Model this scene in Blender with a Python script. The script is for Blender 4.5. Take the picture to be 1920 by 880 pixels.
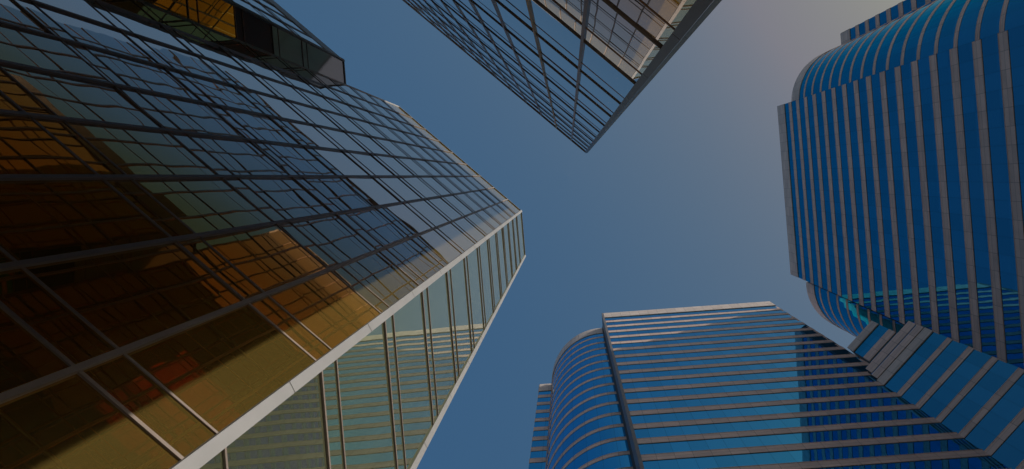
import bpy, math, random
from mathutils import Vector

for o in list(bpy.data.objects):
    bpy.data.objects.remove(o, do_unlink=True)
random.seed(11)
SC = bpy.context.scene
COL = SC.collection

# ------------------------------------------------------------------ camera
CAMZ = 1.6
F_PX, W_PX, H_PX = 1333.0, 1920.0, 880.0
ZX, ZY = 1064.0, 330.0                      # where the verticals meet in the photograph
cam_d = bpy.data.cameras.new("camera")
cam = bpy.data.objects.new("camera", cam_d)
COL.objects.link(cam)
cam.location = (0, 0, CAMZ)
cam.rotation_euler = (math.pi, 0, 0)        # straight up, picture top towards -Y
cam_d.sensor_width = 36.0
cam_d.lens = F_PX / W_PX * 36.0
cam_d.shift_x = -(ZX - W_PX / 2) / W_PX
cam_d.shift_y = -(H_PX / 2 - ZY) / W_PX
cam_d.clip_start = 0.05
cam_d.clip_end = 6000
SC.camera = cam

# ------------------------------------------------------------------ sky, sun, exposure
SUN_EL = math.radians(33.5)
SUN_H = Vector((0.816, -0.578)).normalized()
SUN_DIR = Vector((SUN_H.x * math.cos(SUN_EL), SUN_H.y * math.cos(SUN_EL), math.sin(SUN_EL)))
world = bpy.data.worlds.new("World")
SC.world = world
world.use_nodes = True
wn = world.node_tree.nodes
wl = world.node_tree.links
wn.clear()
w_out = wn.new("ShaderNodeOutputWorld")
w_bg = wn.new("ShaderNodeBackground")
w_sky = wn.new("ShaderNodeTexSky")
w_sky.sky_type = 'NISHITA'
w_sky.sun_disc = False
w_sky.sun_elevation = SUN_EL
w_sky.sun_rotation = math.atan2(SUN_H.x, SUN_H.y)
w_sky.altitude = 20
w_sky.air_density = 1.0
w_sky.dust_density = 4.0
w_sky.ozone_density = 3.0
w_bg.inputs["Strength"].default_value = 0.146


def wmath(op, a, b):
    n = wn.new("ShaderNodeMath")
    n.operation = op
    for i, v in enumerate((a, b)):
        if isinstance(v, (int, float)):
            n.inputs[i].default_value = v
        else:
            wl.new(v, n.inputs[i])
    return n.outputs[0]


# grade of the hazy sky: deep blue away from the sun, neutral grey towards it
w_sep = wn.new("ShaderNodeSeparateColor")
w_com = wn.new("ShaderNodeCombineColor")
wl.new(w_sky.outputs[0], w_sep.inputs[0])
sr, sg, sb = (wmath('MULTIPLY', w_sep.outputs[k], 0.1) for k in range(3))
sr = wmath('MULTIPLY', wmath('POWER', sr, 1.2), 10.1)
sg = wmath('MAXIMUM', wmath('MULTIPLY', wmath('POWER', sg, 0.62), 4.1),
           wmath('SUBTRACT', wmath('MULTIPLY', sg, 9.0), 2.0))
sb = wmath('MULTIPLY', wmath('POWER', sb, 0.15), 2.5)
sr = wmath('MINIMUM', sr, wmath('MULTIPLY', sg, 1.0))
sb = wmath('MAXIMUM', sb, wmath('MULTIPLY', sg, 0.92))
for k, v in enumerate((sr, sg, sb)):
    wl.new(v, w_com.inputs[k])
wl.new(w_com.outputs[0], w_bg.inputs[0])
wl.new(w_bg.outputs[0], w_out.inputs[0])

sun_d = bpy.data.lights.new("sun", 'SUN')
sun_d.energy = 3.6
sun_d.angle = math.radians(0.5)
sun_d.color = (1.0, 0.93, 0.84)
sun = bpy.data.objects.new("sun", sun_d)
COL.objects.link(sun)
sun.rotation_euler = SUN_DIR.to_track_quat('Z', 'Y').to_euler()
sun.location = (60, -60, 200)

SC.view_settings.view_transform = 'Standard'
SC.view_settings.look = 'None'
SC.view_settings.gamma = 1.0
SC.view_settings.use_curve_mapping = False
SC.view_settings.exposure = -0.4
SC.render.engine = 'CYCLES'
SC.cycles.max_bounces = 14
SC.cycles.glossy_bounces = 12
SC.cycles.diffuse_bounces = 4
SC.cycles.sample_clamp_indirect = 4.0
SC.cycles.blur_glossy = 0.0
SC.cycles.caustics_reflective = False
SC.cycles.caustics_refractive = False
SC.cycles.use_denoising = True


# ------------------------------------------------------------------ materials
def new_mat(name):
    m = bpy.data.materials.new(name)
    m.use_nodes = True
    nt = m.node_tree
    nt.nodes.clear()
    out = nt.nodes.new("ShaderNodeOutputMaterial")
    return m, nt, out


def N(nt, kind, **kw):
    n = nt.nodes.new(kind)
    for k, v in kw.items():
        if k in n.inputs:
            n.inputs[k].default_value = v
        else:
            setattr(n, k, v)
    return n


def math_node(nt, op, a, b=None):
    n = nt.nodes.new("ShaderNodeMath")
    n.operation = op
    for i, v in enumerate((a, b)):
        if v is None:
            continue
        if isinstance(v, (int, float)):
            n.inputs[i].default_value = v
        else:
            nt.links.new(v, n.inputs[i])
    return n.outputs[0]


def line_mask(nt, coord, period, width, offset=0.0):
    """1 on a thin line every `period` metres, else 0"""
    a = math_node(nt, 'ADD', coord, offset)
    b = math_node(nt, 'DIVIDE', a, period)
    c = math_node(nt, 'FRACT', b)
    return math_node(nt, 'LESS_THAN', c, width / period)


def glass(name, tint, dirt, dirt_fac, rough, wob_scale, wob_dist, joint=None, edge=(0.9, 0.89, 0.88), edge_pow=2.2, spec=(1, 1, 1), ramp=None):
    m, nt, out = new_mat(name)
    uv = N(nt, "ShaderNodeUVMap")
    geo = N(nt, "ShaderNodeTexCoord")
    noise = N(nt, "ShaderNodeTexNoise", Scale=wob_scale, Detail=1.0, Roughness=0.4)
    nt.links.new(geo.outputs["Object"], noise.inputs["Vector"])
    bump = N(nt, "ShaderNodeBump", Strength=1.0, Distance=wob_dist)
    nt.links.new(noise.outputs["Fac"], bump.inputs["Height"])
    p = N(nt, "ShaderNodeBsdfPrincipled", Metallic=1.0, Roughness=rough)
    p.inputs["Specular Tint"].default_value = (*spec, 1)
    # coated glass: the tint shows face on and washes out to a plain mirror at a glancing angle
    lw = N(nt, "ShaderNodeLayerWeight", Blend=0.5)
    tm = N(nt, "ShaderNodeMix", data_type='RGBA')
    tm.inputs[6].default_value = (*tint, 1)
    tm.inputs[7].default_value = (*edge, 1)
    nt.links.new(math_node(nt, 'POWER', lw.outputs["Facing"], edge_pow), tm.inputs[0])
    if ramp:
        rp = N(nt, "ShaderNodeValToRGB")
        els = rp.color_ramp.elements
        els[0].position, els[0].color = ramp[0][0], (*ramp[0][1], 1)
        els[1].position, els[1].color = ramp[-1][0], (*ramp[-1][1], 1)
        for pos, c in ramp[1:-1]:
            e = els.new(pos)
            e.color = (*c, 1)
        nt.links.new(lw.outputs["Facing"], rp.inputs[0])
        nt.links.new(rp.outputs[0], p.inputs["Base Color"])
    else:
        nt.links.new(tm.outputs[2], p.inputs["Base Color"])
    nt.links.new(bump.outputs[0], p.inputs["Normal"])
    d = N(nt, "ShaderNodeBsdfDiffuse")
    # dust and water streaks on the panes: patchy
    n2 = N(nt, "ShaderNodeTexNoise", Scale=0.7, Detail=5.0, Roughness=0.6)
    mp = N(nt, "ShaderNodeMapping")
    mp.inputs["Scale"].default_value = (2.2, 2.2, 0.35)
    nt.links.new(geo.outputs["Object"], mp.inputs[0])
    nt.links.new(mp.outputs[0], n2.inputs["Vector"])
    cr = N(nt, "ShaderNodeMix", data_type='RGBA')
    nt.links.new(n2.outputs["Fac"], cr.inputs[0])
    cr.inputs[6].default_value = (*[c * 0.75 for c in dirt], 1)
    cr.inputs[7].default_value = (*[c * 1.25 for c in dirt], 1)
    nt.links.new(cr.outputs[2], d.inputs["Color"])
    mix = N(nt, "ShaderNodeMixShader")
    mix.inputs[0].default_value = dirt_fac
    nt.links.new(p.outputs[0], mix.inputs[1])
    nt.links.new(d.outputs[0], mix.inputs[2])
    final = mix.outputs[0]
    if joint:
        # every pane has a slightly different coating
        sp = N(nt, "ShaderNodeSeparateXYZ")
        nt.links.new(uv.outputs[0], sp.inputs[0])
        cb = N(nt, "ShaderNodeCombineXYZ")
        nt.links.new(math_node(nt, 'FLOOR', math_node(nt, 'DIVIDE', sp.outputs[0], joint)), cb.inputs[0])
        nt.links.new(math_node(nt, 'FLOOR', math_node(nt, 'DIVIDE', sp.outputs[1], 3.6)), cb.inputs[1])
        wnz = N(nt, "ShaderNodeTexWhiteNoise", noise_dimensions='2D')
        nt.links.new(cb.outputs[0], wnz.inputs["Vector"])
        fac = math_node(nt, 'ADD', math_node(nt, 'MULTIPLY', wnz.outputs["Value"], 0.16), 0.92)
        vs = N(nt, "ShaderNodeVectorMath", operation='SCALE')
        nt.links.new(tm.outputs[2], vs.inputs[0])
        nt.links.new(fac, vs.inputs["Scale"])
        nt.links.new(vs.outputs[0], p.inputs["Base Color"])
        sep = N(nt, "ShaderNodeSeparateXYZ")
        nt.links.new(uv.outputs[0], sep.inputs[0])
        msk = line_mask(nt, sep.outputs[0], joint, 0.035)
        dk = N(nt, "ShaderNodeBsdfDiffuse")
        dk.inputs[0].default_value = (0.02, 0.035, 0.05, 1)
        mx2 = N(nt, "ShaderNodeMixShader")
        mk = math_node(nt, 'MULTIPLY', msk, 0.4)
        nt.links.new(mk, mx2.inputs[0])
        nt.links.new(final, mx2.inputs[1])
        nt.links.new(dk.outputs[0], mx2.inputs[2])
        final = mx2.outputs[0]
    nt.links.new(final, out.inputs[0])
    return m


def granite(name, col, joint, groove, goff=0.0):
    m, nt, out = new_mat(name)
    uv = N(nt, "ShaderNodeUVMap")
    geo = N(nt, "ShaderNodeTexCoord")
    sep = N(nt, "ShaderNodeSeparateXYZ")
    nt.links.new(uv.outputs[0], sep.inputs[0])
    n1 = N(nt, "ShaderNodeTexNoise", Scale=0.45, Detail=6.0, Roughness=0.65)
    nt.links.new(geo.outputs["Object"], n1.inputs["Vector"])
    n2 = N(nt, "ShaderNodeTexWhiteNoise", noise_dimensions='2D')
    # a slightly different tone for every slab
    cb = N(nt, "ShaderNodeCombineXYZ")
    nt.links.new(math_node(nt, 'FLOOR', math_node(nt, 'DIVIDE', sep.outputs[0], joint)), cb.inputs[0])
    nt.links.new(math_node(nt, 'FLOOR', math_node(nt, 'DIVIDE', sep.outputs[1], groove)), cb.inputs[1])
    nt.links.new(cb.outputs[0], n2.inputs["Vector"])
    v = math_node(nt, 'ADD', math_node(nt, 'MULTIPLY', n1.outputs["Fac"], 0.5),
                  math_node(nt, 'MULTIPLY', n2.outputs["Value"], 0.22))
    v = math_node(nt, 'ADD', v, 0.64)
    j = line_mask(nt, sep.outputs[0], joint, 0.04)
    g = line_mask(nt, sep.outputs[1], groove, 0.035, goff)
    jj = math_node(nt, 'MAXIMUM', j, g)
    v = math_node(nt, 'MULTIPLY', v, math_node(nt, 'SUBTRACT', 1.0, math_node(nt, 'MULTIPLY', jj, 0.55)))
    vm = N(nt, "ShaderNodeVectorMath", operation='SCALE')
    vm.inputs[0].default_value = col
    nt.links.new(v, vm.inputs["Scale"])
    p = N(nt, "ShaderNodeBsdfPrincipled", Roughness=0.42)
    nt.links.new(vm.outputs[0], p.inputs["Base Color"])
    nt.links.new(p.outputs[0], out.inputs[0])
    return m


def paint(name, col, rough=0.45, var=0.25, metallic=0.0, scale=1.3):
    m, nt, out = new_mat(name)
    geo = N(nt, "ShaderNodeTexCoord")
    n1 = N(nt, "ShaderNodeTexNoise", Scale=scale, Detail=6.0, Roughness=0.65)
    nt.links.new(geo.outputs["Object"], n1.inputs["Vector"])
    v = math_node(nt, 'ADD', math_node(nt, 'MULTIPLY', n1.outputs["Fac"], var * 2), 1.0 - var)
    vm = N(nt, "ShaderNodeVectorMath", operation='SCALE')
    vm.inputs[0].default_value = col
    nt.links.new(v, vm.inputs["Scale"])
    p = N(nt, "ShaderNodeBsdfPrincipled", Roughness=rough, Metallic=metallic)
    nt.links.new(vm.outputs[0], p.inputs["Base Color"])
    nt.links.new(p.outputs[0], out.inputs[0])
    return m


M = {}
# gold coating: reflected colour against viewing angle (0 face on, 1 grazing)
GOLD = [(0.0, (0.62, 0.20, 0.02)), (0.60, (0.65, 0.35, 0.08)), (0.66, (0.67, 0.42, 0.16)), (0.72, (0.75, 0.58, 0.46)),
        (0.78, (0.80, 0.67, 0.62)), (0.87, (0.96, 0.86, 0.76)), (1.0, (1.0, 1.0, 1.0))]
M['gold'] = glass("gold_glass", (0.80, 0.37, 0.07), (0.85, 0.60, 0.15), 0.10, 0.006, 0.6, 0.004, ramp=GOLD)
M['gold_clean'] = glass("clean_gold_glass", (0.80, 0.37, 0.07), (0.60, 0.42, 0.15), 0.035, 0.006, 0.6, 0.003, ramp=GOLD)
M['gold_side'] = glass("pale_gold_glass", (0.30, 0.44, 0.13), (0.56, 0.58, 0.34), 0.13, 0.012, 0.5, 0.0025, edge_pow=3.0, edge=(0.95, 0.95, 0.86))
M['blue'] = glass("deep_blue_glass", (0.07, 0.262, 0.40), (0.03, 0.18, 0.28), 0.05, 0.015, 0.5, 0.003, joint=1.5, edge=(0.15, 0.6, 0.85), edge_pow=4.0, spec=(0.25, 0.7, 0.95))
M['teal'] = glass("teal_blue_glass", (0.065, 0.43, 0.74), (0.03, 0.22, 0.30), 0.04, 0.015, 0.5, 0.003, joint=1.5, edge=(0.16, 0.55, 0.92), edge_pow=4.0, spec=(0.5, 0.8, 1.0))
M['alu'] = paint("pale_aluminium", (0.37, 0.36, 0.35), 0.4, 0.24, scale=0.9)
M['bronze'] = paint("weathered_aluminium", (0.36, 0.285, 0.235), 0.4, 0.25)
M['granite'] = granite("mauve_granite", (0.62, 0.455, 0.395), 1.5, 0.62)
M['granite_thin'] = granite("fine_granite", (0.62, 0.455, 0.395), 1.5, 0.45)
M['parapet'] = granite("parapet_granite", (0.53, 0.45, 0.41), 1.5, 0.9, 0.2)
M['pale'] = glass("pale_panel", (0.75, 0.76, 0.76), (0.85, 0.85, 0.83), 0.7, 0.06, 0.5, 0.001)
M['black'] = paint("black_panel", (0.012, 0.011, 0.011), 0.6)
M['shade_granite'] = granite("shade_toned_granite", (0.11, 0.105, 0.11), 1.2, 1.8)  # granite darkened, with the shade of the slab returns in its colour
M['copper'] = paint("copper_brown_aluminium", (0.42, 0.25, 0.15), 0.36, 0.25, metallic=0.45)
M['dark_bronze'] = paint("dark_bronze", (0.19, 0.13, 0.11), 0.4, 0.25)
M['sun_gold'] = paint("bounced_sun_gold", (0.95, 0.58, 0.10), 0.4, 0.08, metallic=0.0)  # gold colour standing in for sunlight bounced off the opposite tower
M['core'] = paint("dark_core", (0.05, 0.05, 0.055), 0.8)
M['roof'] = paint("roof_felt", (0.22, 0.22, 0.22), 0.9)
M['ground'] = granite("plaza_paving", (0.34, 0.32, 0.30), 0.9, 0.9)


# ------------------------------------------------------------------ mesh helpers
class MB:
    def __init__(self):
        self.v, self.f, self.uv = [], [], []

    def quad(self, a, b, c, d, uvs=None):
        i = len(self.v)
        self.v += [tuple(a), tuple(b), tuple(c), tuple(d)]
        self.f.append((i, i + 1, i + 2, i + 3))
        self.uv += uvs or [(0, 0)] * 4

    def hexa(self, lo, hi, u0=0, u1=1, z0=0, z1=1):
        """lo: four points of the bottom ring (front-left, front-right, back-right, back-left), hi: the top ring"""
        a, b, c, d = lo
        e, f, g, h = hi
        U = [(u0, z0), (u1, z0), (u1, z1), (u0, z1)]
        self.quad(a, b, f, e, U)
        self.quad(b, c, g, f, [(u1 + .3, z0 + .1), (u1 + .5, z0 + .1), (u1 + .5, z1), (u1 + .3, z1)])
        self.quad(c, d, h, g, U)
        self.quad(d, a, e, h, [(u0 + .3, z0 + .1), (u0 + .5, z0 + .1), (u0 + .5, z1), (u0 + .3, z1)])
        self.quad(d, c, b, a, [(u0, z0 + .2), (u1, z0 + .2), (u1, z0 + .3), (u0, z0 + .3)])
        self.quad(e, f, g, h, [(u0, z1), (u1, z1), (u1, z1 + .1), (u0, z1 + .1)])

    def prism(self, poly, z0, z1):
        n = len(poly)
        i = len(self.v)
        for z in (z0, z1):
            self.v += [(p[0], p[1], z) for p in poly]
        for k in range(n):
            q = (k + 1) % n
            self.f.append((i + k, i + q, i + n + q, i + n + k))
            self.uv += [(0, z0), (1, z0), (1, z1), (0, z1)]
        self.f.append(tuple(i + n + k for k in range(n)))
        self.uv += [(0, 0)] * n
        self.f.append(tuple(i + n - 1 - k for k in range(n)))
        self.uv += [(0, 0)] * n

    def add(self, o):
        i = len(self.v)
        self.v += o.v
        self.f += [tuple(k + i for k in f) for f in o.f]
        self.uv += o.uv

    def build(self, name, mat, parent=None):
        me = bpy.data.meshes.new(name)
        org = parent.location if parent else Vector((0, 0, 0))
        me.from_pydata([(x - org.x, y - org.y, z - org.z) for x, y, z in self.v], [], self.f)
        l = me.uv_layers.new(name="UVMap")
        flat = [c for uv in self.uv for c in uv]
        l.data.foreach_set("uv", flat)
        me.materials.append(mat)
        me.update()
        o = bpy.data.objects.new(name, me)
        COL.objects.link(o)
        if parent:
            o.parent = parent
        return o


class Wall:
    """a vertical wall along a plan polyline; outward side given by per-point normals"""
    def __init__(self, pts, normals, n0=0):
        self.p = [Vector(q) for q in pts]
        self.n = [Vector(q) for q in normals]
        self.s = [0.0]
        for a, b in zip(self.p, self.p[1:]):
            self.s.append(self.s[-1] + (b - a).length)
        self.L = self.s[-1]

    def at(self, u, out=0.0):
        s = self.s
        for k in range(len(s) - 1):
            if u <= s[k + 1] + 1e-9 or k == len(s) - 2:
                t = (u - s[k]) / (s[k + 1] - s[k])
                p = self.p[k].lerp(self.p[k + 1], t)
                n = self.n[k].lerp(self.n[k + 1], t)
                return p + n * out
        return self.p[-1]

    def pt(self, u, z, out=0.0):
        q = self.at(u, out)
        return Vector((q.x, q.y, z + CAMZ))

    def bar(self, u0, u1, z0, z1, o0, o1, mb=None):
        """a solid bar o0..o1 proud of the wall; follows the curve"""
        mb = mb or MB()
        cuts = [u0] + [s for s in self.s if u0 + 1e-4 < s < u1 - 1e-4] + [u1]
        for a, b in zip(cuts, cuts[1:]):
            lo = [self.pt(a, z0, o1), self.pt(b, z0, o1), self.pt(b, z0, o0), self.pt(a, z0, o0)]
            hi = [self.pt(a, z1, o1), self.pt(b, z1, o1), self.pt(b, z1, o0), self.pt(a, z1, o0)]
            mb.hexa(lo, hi, a, b, z0, z1)
        return mb

    def panes(self, cuts, z0, z1, tilt, out=0.0, mb=None):
        """one flat pane between each two cuts, each a hair out of true"""
        mb = mb or MB()
        for a, b in zip(cuts, cuts[1:]):
            ta, tb = random.gauss(0, tilt), random.gauss(0, tilt)
            um, zm = (a + b) / 2, (z0 + z1) / 2
            q = []
            for u, z in ((a, z0), (b, z0), (b, z1), (a, z1)):
                q.append(self.pt(u, z, out + ta * (u - um) + tb * (z - zm)))
            mb.quad(*q, [(a, z0), (b, z0), (b, z1), (a, z1)])
        return mb

    def even(self, step):
        n = max(1, round(self.L / step))
        return [self.L * k / n for k in range(n + 1)]


def straight(a, b, n):
    return Wall([a, b], [n, n])


def project(p):
    z = p[2] - CAMZ
    if z < 0.2:
        return None
    return ZX + p[0] / z * F_PX, ZY + p[1] / z * F_PX


def seen_area(mb):
    """how much of the photograph's frame the piece could take (bounding box clipped to the frame)"""
    xs, ys = [], []
    for v in mb.v:
        q = project(v)
        if q is None:
            continue
        xs.append(q[0]); ys.append(q[1])
    if not xs:
        return 0.0
    x0, x1 = max(min(xs), 0), min(max(xs), W_PX)
    y0, y1 = max(min(ys), 0), min(max(ys), H_PX)
    if x1 <= x0 or y1 <= y0:
        return 0.0
    return (x1 - x0) * (y1 - y0)


def thing(name, label, cat, loc, group=None):
    o = bpy.data.objects.new(name, None)
    COL.objects.link(o)
    o.location = loc
    o.empty_display_size = 2
    o['label'] = label
    o['category'] = cat
    if group:
        o['group'] = group
    return o


def parts(name, pieces, parent, most=95):
    """pieces: (MB, material). The ones that show largest become parts of their own, the rest one mass."""
    pieces = sorted(((seen_area(mb), i, mb, m) for i, (mb, m) in enumerate(pieces)), key=lambda t: (-t[0], t[1]))
    rest = {}
    k = 0
    for area, i, mb, m in pieces:
        if area > 0 and k < most:
            mb.build(name, m, parent)
            k += 1
        else:
            rest.setdefault(m.name, (MB(), m))[0].add(mb)
    for mb, m in rest.values():
        o = mb.build(name, m, parent)
        o['kind'] = 'stuff'


def V2(x, y):
    return Vector((x, y))


# ------------------------------------------------------------------ ground
g = MB()
S = 1500.0
g.quad((-S, -S, 0), (S, -S, 0), (S, S, 0), (-S, S, 0), [(-S, -S), (S, -S), (S, S), (-S, S)])
go = g.build("ground", M['ground'])
go['kind'] = 'structure'


# ------------------------------------------------------------------ gold towers
def gold_wall(w, z_top, lines, mods, acc, glass_mat, tilt, side=False, mull=(0.07, 0.034), thick=0.022, mull_ends=False,
              lo_w=0.05, hi_w=0.04):
    """curtain wall: `lines` = (lower, upper) edges of each spandrel; mods = mullion positions"""
    edges = [-CAMZ]
    for a, b in lines:
        edges += [a, b]
    edges.append(z_top)
    for i, (z0, z1) in enumerate(zip(edges, edges[1:])):
        kind = 'window' if i % 2 == 0 else 'spandrel_panel'
        for a, b in zip(mods, mods[1:]):
            acc[kind].append((w.panes([a, b], z0, z1, tilt), glass_mat))
    fr = acc['frame_mat']
    for a, b in lines:
        acc['transom'].append((w.bar(mods[0], mods[-1], a - lo_w / 2, a + lo_w / 2, -0.02, thick), fr))
        acc['transom'].append((w.bar(mods[0], mods[-1], b - hi_w / 2, b + hi_w / 2, -0.02, thick * 0.7), fr))
    hw, pr = mull[0] / 2, mull[1]
    ms = mods if mull_ends else mods[1:-1]
    for u in ms:
        acc['mullion'].append((w.bar(u - hw, u + hw, -CAMZ, z_top - 0.02, -0.03, pr + 0.012), fr))


def column(p, half, z1, mat_mb, ang):
    """square corner post turned by ang"""
    mb = mat_mb
    c, s = math.cos(ang), math.sin(ang)
    poly = []
    for dx, dy in ((-half, -half), (half, -half), (half, half), (-half, half)):
        poly.append((p.x + c * dx - s * dy, p.y + s * dx + c * dy))
    # panel joints: cladding in lengths with a 12 mm gap
    z = -CAMZ
    step = 3.56
    while z < z1:
        zt = min(z + step - 0.025, z1)
        mb.prism(poly, z + CAMZ, zt + CAMZ)
        z += step
    inner = [(p.x + (q[0] - p.x) * 0.9, p.y + (q[1] - p.y) * 0.9) for q in poly]
    mb.prism(inner, 0.0, z1 + CAMZ - 0.02)
    return mb


eA = V2(0.761, 0.649).normalized()
nA = V2(0.649, -0.761).normalized()
eS = V2(0.084, 0.9965).normalized()
nS = V2(0.9965, -0.084).normalized()
A0 = V2(-3.58, 2.73)
A1 = A0 + eS * 3.45
BAY = 1.384
L1 = A0 - eA * (9 * BAY)
L2 = L1 - eS * 1.43
HA, HA2 = 54.9, 41.8
FLA = [(6.70 + 3.56 * k, 7.38 + 3.56 * k) for k in range(-2, 13)]
FLA = [f for f in FLA if f[0] > 0]
FLA2 = [f for f in FLA if f[1] < HA2 - 2.6]
acc = dict(window=[], spandrel_panel=[], transom=[], mullion=[], frame_mat=M['bronze'])

tower_a = thing("gold_glass_tower",
                "gold mirror glass tower with pale corner column, rising along the whole left side",
                "tower", (A0.x, A0.y, 0), "gold glass towers")
wF = straight(L1, A0, nA)
gold_wall(wF, HA, FLA, [BAY * k for k in range(10)], acc, M['gold'], 0.0032)
wS = straight(A0, A1, nS)
gold_wall(wS, HA, FLA, [0.0, 3.45], acc, M['gold_side'], 0.0012, thick=0.035)
wN = straight(L2, L1, nS)
accn = dict(window=[], spandrel_panel=[], transom=[], mullion=[], frame_mat=M['bronze'])
gold_wall(wN, HA2, FLA2, [0.0, 1.43], accn, M['gold_side'], 0.0012, thick=0.03)
for kind in ('window', 'spandrel_panel'):  # narrow face: pale panels at the top, a black one below them
    done = []
    for mb, m in accn[kind]:
        zb = min(v[2] for v in mb.v) - CAMZ
        if zb > 30.0:
            m = M['pale']
        elif zb > 26.5:
            m = M['black']
        done.append((mb, m))
    accn[kind] = done
for kind in ('window', 'spandrel_panel', 'transom', 'mullion'):
    acc[kind] += accn[kind]
A2e = L2 - eA * (10 * BAY)
wF2 = straight(A2e, L2, nA)
gold_wall(wF2, HA2 - 2.3, FLA2, [BAY * k for k in range(11)], acc, M['gold'], 0.0032)
for kind in ('window', 'spandrel_panel', 'transom', 'mullion'):
    parts(kind, acc[kind], tower_a)
angA = math.atan2(eS.y, eS.x) * 0.5 + math.atan2(eA.y, eA.x) * 0.5
for p, h, r in ((A0, HA + 0.05, 0.078), (A1, HA + 0.05, 0.07), (L2, HA2 + 0.05, 0.07), (L1 + eA * 0.05 - nA * 0.02, HA + 0.05, 0.06)):
    column(p, r, h, MB(), angA).build("corner_column", M['alu'], tower_a)
wF.bar(0.0, 9 * BAY - 0.1, HA - 0.09, HA + 0.04, -0.2, 0.06).build("coping", M['alu'], tower_a)
wS.bar(0.1, 3.36, HA - 0.09, HA + 0.04, -0.2, 0.06).build("coping", M['alu'], tower_a)
wN.bar(0.08, 1.40, HA2 - 0.09, HA2 + 0.04, -0.2, 0.05).build("coping", M['alu'], tower_a)
pp = MB()
for k in range(10):
    wF2.bar(BAY * k + 0.012, BAY * (k + 1) - 0.012 - (0.06 if k == 9 else 0), HA2 - 2.3, HA2 + 0.04, -0.1, 0.03, pp)
pp.build("parapet", M['alu'], tower_a)
ins = 0.25
body = [L1 - nA * ins, A0 - nA * ins - nS * ins, A1 - nS * ins, A1 - nS * ins + V2(-0.64, 0.77) * 11,
        L1 - nA * 14]
mb = MB()
mb.prism([(p.x, p.y) for p in body], 0.0, HA + CAMZ - 0.3)
body2 = [A2e - nA * ins, L2 - nA * ins - nS * 0.2, L1 - nS * 0.2 - nA * 0.4, L1 - nA * 13, A2e - nA * 13]
mb.prism([(p.x, p.y) for p in body2], 0.0, HA2 + CAMZ - 0.3)
mb.build("wall", M['core'], tower_a)
# the upper part of the front that stands above the lower wing has an end face
wU = straight(L1 - nA * 14, L1, -eA)
mb = wU.panes([0, 14 - 0.0], HA2 - 0.25, HA, 0.0, out=0.02)
mb.build("end_wall", M['bronze'], tower_a)

# tower B, overhead
nBto = V2(0.640, -0.768).normalized()
eB = V2(0.768, 0.640).normalized()
nB = -nBto
B0 = nBto * 2.32 + eB * (-0.03)
HB = 55.0
tower_b = thing("gold_glass_tower",
                "dark framed glass tower whose pointed roof corner comes down from the top edge",
                "tower", (B0.x, B0.y, 0), "gold glass towers")
accb = dict(window=[], spandrel_panel=[], transom=[], mullion=[], frame_mat=M['copper'])
NB = 17
BB = 1.49
wB = straight(B0 - eB * (NB * BB), B0, nB)
FLB = [(14.44 + 4.04 * k - 1.30, 14.44 + 4.04 * k) for k in range(-3, 11)]
FLB = [f for f in FLB if f[0] > 0.3 and f[1] < HB - 0.2]
gold_wall(wB, HB, FLB, [BB * k for k in range(NB + 1)], accb, M['gold_clean'], 0.0028, mull=(0.075, 0.03),
          thick=0.014, lo_w=0.03, hi_w=0.05)
for a, b in FLB:
    accb['transom'].append((wB.bar(0, NB * BB - 0.1, b - 0.06, b - 0.026, -0.02, 0.034), M['bronze']))
# the third upright from the corner has bounced sunlight painted in as a gold colour
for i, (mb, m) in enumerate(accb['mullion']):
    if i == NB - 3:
        accb['mullion'][i] = (mb, M['sun_gold'])
eB2 = (nBto - eB * 0.012).normalized()
nB2 = V2(-eB2.y, eB2.x)
if nB2.dot(eB) < 0:
    nB2 = -nB2
BS = 14 * 1.4
wB2 = straight(B0, B0 + eB2 * BS, nB2)
gold_wall(wB2, HB, FLB, [1.4 * k for k in range(15)], accb, M['gold_side'], 0.0012, thick=0.02, mull=(0.07, 0.03))
for kind in ('window', 'spandrel_panel', 'transom', 'mullion'):
    parts(kind, accb[kind], tower_b)
column(B0 + nB * 0.0 - eB * 0.04, 0.07, HB + 0.05, MB(), math.atan2(eB.y, eB.x)).build("corner_column", M['dark_bronze'], tower_b)
column(B0 + eB * 0.062 + nBto * 0.03, 0.03, HB + 0.05, MB(), math.atan2(eB.y, eB.x)).build("edge_trim", M['alu'], tower_b)
wB.bar(0.0, NB * BB - 0.1, HB - 0.12, HB + 0.04, -0.2, 0.07).build("coping", M['bronze'], tower_b)
wB2.bar(0.1, BS, HB - 0.12, HB + 0.04, -0.2, 0.05).build("coping", M['alu'], tower_b)
mb = MB()
bb = [wB.at(0, -ins), wB.at(NB * BB - ins, -ins), wB2.at(BS, -ins), wB.at(0, -BS)]
mb.prism([(p.x, p.y) for p in bb], 0.0, HB + CAMZ - 0.3)
mb.build("wall", M['core'], tower_b)


# ------------------------------------------------------------------ blue towers
def arc(center, r, a0, a1, n):
    P, Q = [], []
    for k in range(n + 1):
        a = math.radians(a0 + (a1 - a0) * k / n)
        d = V2(math.cos(a), math.sin(a))
        P.append(center + d * r)
        Q.append(d)
    return Wall(P, Q)


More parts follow.
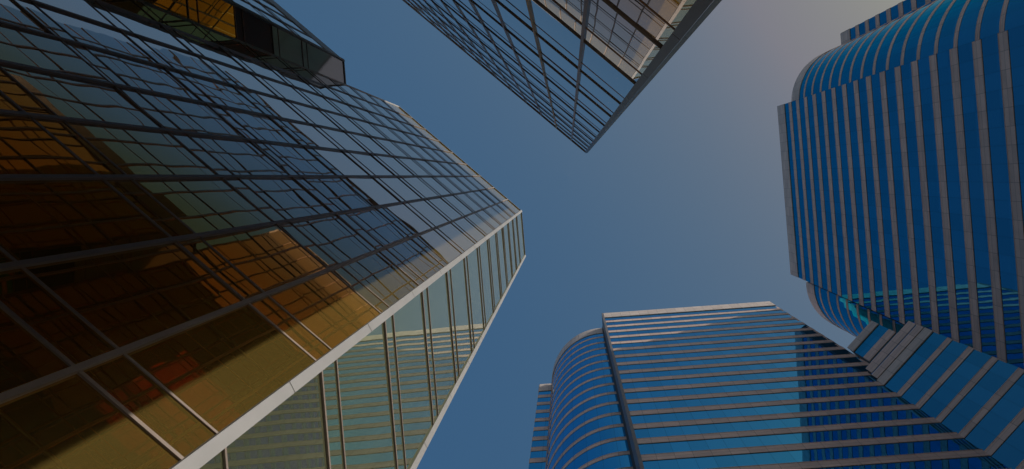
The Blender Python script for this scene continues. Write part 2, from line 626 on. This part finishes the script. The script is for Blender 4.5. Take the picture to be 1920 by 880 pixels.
def blue_wall(w, acc, top, par, z_ref, pitch, band, proud, tilt=0.0012, step=1.5, z_lo=-CAMZ, mat=None, curved=False, sill=True, glass_mat=None):
    """ribbon windows between granite bands; z_ref = top of one band; parapet from `par` to `top`"""
    mat = mat or M['granite']
    k0 = math.ceil((z_lo - z_ref) / pitch)
    zt = z_ref + k0 * pitch
    acc['parapet'].append((w.bar(0, w.L, par, top, -0.1, proud + 0.05), M['parapet']))
    tops = []
    while zt < par - 0.4:
        tops.append(zt)
        zt += pitch
    cuts = w.s if curved else w.even(step)
    for i, t in enumerate(tops):
        acc['spandrel_band'].append((w.bar(0, w.L, t - band, t, -0.1, proud), mat))
        if sill:
            w.bar(0, w.L, t, t + 0.05, -0.1, proud + 0.025, acc['spandrel_band'][-1][0])
        z1 = tops[i + 1] - band if i + 1 < len(tops) else par
        acc['window_band'].append((w.panes(cuts, t, z1, tilt), glass_mat or M['blue']))


KINDS = ('window_band', 'spandrel_band', 'parapet')

# tower C, lower right: a flat slab in front of a curved corner
nC = V2(-0.0715, -0.9977).normalized()
eC = V2(0.9977, -0.0715).normalized()


def onC(x, back=0.0):
    return V2(x, (23.3 - 0.0715 * x) / 0.9977) - nC * back


HC = 118.2
tower_c = thing("blue_glass_tower",
                "blue tower with horizontal mauve bands and rounded left corner, at the bottom edge",
                "tower", (19, 23, 0), "blue glass towers")
accc = {k: [] for k in KINDS}
CL, CR = onC(5.7), onC(33.6)
wC = straight(CL, CR, nC)
blue_wall(wC, accc, HC, 114.65, 54.62, 3.594, 1.12, 0.05, glass_mat=M['teal'])
ctr = V2(6.0, 33.85)
wCc = arc(ctr, 8.5, 180, 268, 20)
blue_wall(wCc, accc, HC - 0.1, 114.4, 54.62, 3.594, 0.72, 0.03, curved=True, mat=M['granite_thin'], tilt=0.0006, glass_mat=M['teal'])
CB0, CB1 = V2(-4.6, 34.65), V2(-2.4, 34.5)
wCb = straight(CB0, CB1, nC)
blue_wall(wCb, accc, HC - 0.3, 114.2, 54.62, 3.594, 1.2, 0.05, glass_mat=M['teal'])
wCb2 = straight(CB0 + V2(1.2, 14), CB0, V2(-0.997, 0.08))
blue_wall(wCb2, accc, HC - 0.3, 114.2, 54.62, 3.594, 1.2, 0.05, glass_mat=M['teal'])
for k in KINDS:
    parts(k, accc[k], tower_c)
# slab end faces (granite returns)
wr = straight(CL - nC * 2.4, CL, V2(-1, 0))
wr.bar(0, 2.4 + 0.14, -CAMZ, HC, -0.3, 0.02).build("return_wall", M['shade_granite'], tower_c)
wr = straight(CR, CR - nC * 12, V2(1, -0.07))
wr.bar(-0.0, 12, -CAMZ, HC, -0.3, 0.02).build("return_wall", M['granite'], tower_c)
wr = straight(V2(-2.35, 34.5), V2(-2.45, 33.9), V2(1, 0))
mb = MB()
mb.prism([tuple(p) for p in (CL - nC * 0.1 + V2(0.3, 0), CR - nC * 0.1 - V2(0.3, 0), CR - nC * 12 - V2(0.3, 0), V2(33.0, 55), V2(-3, 55),
                              CB0 + V2(0.3, 0.2), CB1 + V2(0.2, 0.2))] +
         [tuple(wCc.at(s, -0.15)) for s in wCc.s], 0.0, HC + CAMZ - 0.6)
mb.build("wall", M['core'], tower_c)

# tower D, right
nD = V2(-0.9968, 0.08).normalized()
eD = V2(0.08, 0.9968).normalized()


def onD(y, back=0.0):
    return V2((35.4 + 0.08 * y) / 0.9968, y) - nD * back


HD = 117.0
tower_d = thing("blue_glass_tower",
                "deep blue tower with upright mauve stripes and two rounded ends, on the right",
                "tower", (37, 2, 0), "blue glass towers")
accd = {k: [] for k in KINDS}
DT, DBm = onD(-11.45), onD(16.2)
wD = straight(DT, DBm, nD)
blue_wall(wD, accd, HD, 113.3, 57.05, 3.6, 1.18, 0.05)
wDu = arc(V2(45.5, -12.2), 8.6, 270, 180, 20)
blue_wall(wDu, accd, HD - 0.1, 113.2, 57.05, 3.6, 0.6, 0.03, curved=True, mat=M['granite_thin'], tilt=0.0006)
wDl = arc(V2(47.0, 17.4), 7.7, 180, 90, 18)
blue_wall(wDl, accd, HD - 0.1, 113.2, 57.05, 3.6, 0.6, 0.03, curved=True, mat=M['granite_thin'], tilt=0.0006)
DB0, DB1 = V2(45.0, -23.4), V2(45.2, -20.9)
wDb = straight(DB0, DB1, nD)
blue_wall(wDb, accd, HD, 113.3, 57.05, 3.6, 1.18, 0.05)
wDb2 = straight(DB0 + V2(14, -1.1), DB0, V2(-0.08, -0.997))
blue_wall(wDb2, accd, HD, 113.3, 57.05, 3.6, 1.18, 0.05)
for k in KINDS:
    parts(k, accd[k], tower_d)
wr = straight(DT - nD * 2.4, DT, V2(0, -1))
wr.bar(0, 2.27, -CAMZ, HD - 0.1, -0.3, -0.01).build("return_wall", M['shade_granite'], tower_d)
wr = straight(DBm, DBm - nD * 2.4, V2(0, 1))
wr.bar(0.13, 2.4, -CAMZ, HD - 0.1, -0.3, -0.01).build("return_wall", M['shade_granite'], tower_d)
mb = MB()
mb.prism([tuple(p) for p in (DT - nD * 0.1 + V2(0, 0.3), DBm - nD * 0.1 - V2(0, 0.3))] +
         [tuple(wDl.at(s, -0.15)) for s in wDl.s] +
         [(62, 25.0), (62, -24.0), tuple(DB0 + V2(0.3, 0.2)), tuple(DB1 + V2(0.3, 0))] +
         [tuple(wDu.at(s, -0.15)) for s in wDu.s], 0.0, HD + CAMZ - 0.6)
mb.build("wall", M['core'], tower_d)

# the lower wing across the corner between C and D
eE = V2(0.673, -0.740).normalized()
nE = V2(-0.740, -0.673).normalized()
E0 = V2(31.8, 21.08)
E1 = E0 + eE * 7.38
link = thing("link_building",
             "lower blue wing with slanting bands, wedged across the corner between both blue towers",
             "building", (E0.x + 2.5, E0.y - 2.7, 0))
acce = {k: [] for k in KINDS}
wE = straight(E0, E1, nE)
blue_wall(wE, acce, 73.0, 71.4, 54.2, 3.6, 0.8, 0.05, step=1.85)
acce['parapet'].append((wE.bar(0.25, wE.L, 73.35, 74.7, -0.1, 0.03), M['granite']))
acce['parapet'].append((wE.bar(0.45, wE.L, 75.0, 76.6, -0.1, 0.0), M['granite']))
for za, zb in ((73.0, 73.35), (74.7, 75.0)):
    acce['window_band'].append((wE.panes([0.3, wE.L], za, zb, 0.0, out=-0.05), M['teal']))
Eu0 = E0 - nE * 1.4 + eE * 1.6
Eu1 = Eu0 + eE * 4.4
wEu = straight(Eu0, Eu1, nE)
acce['spandrel_band'].append((wEu.bar(0, wEu.L, 76.0, 79.4, -0.1, 0.06), M['granite']))
acce['spandrel_band'].append((wEu.bar(0, wEu.L, 79.75, 81.4, -0.1, 0.1), M['granite']))
acce['window_band'].append((wEu.panes([0, wEu.L], 79.4, 79.75, 0.0, out=0.0), M['teal']))
acce['window_band'].append((wEu.panes(wEu.even(1.5), 81.4, 84.2, 0.001), M['blue']))
acce['parapet'].append((wEu.bar(0, wEu.L, 84.2, 86.0, -0.1, 0.12), M['parapet']))
for k in KINDS:
    parts(k, acce[k], link)
mb = MB()
mb.prism([tuple(p) for p in (E0 - nE * 0.15, E1 - nE * 0.15, E1 - nE * 6, E0 - nE * 6)], 0.0, 76.0 + CAMZ)
mb.prism([tuple(p) for p in (Eu0 - nE * 0.15, Eu1 - nE * 0.15, Eu1 - nE * 4, Eu0 - nE * 4)], 76.0 + CAMZ, 85.7 + CAMZ)
mb.build("wall", M['core'], link)
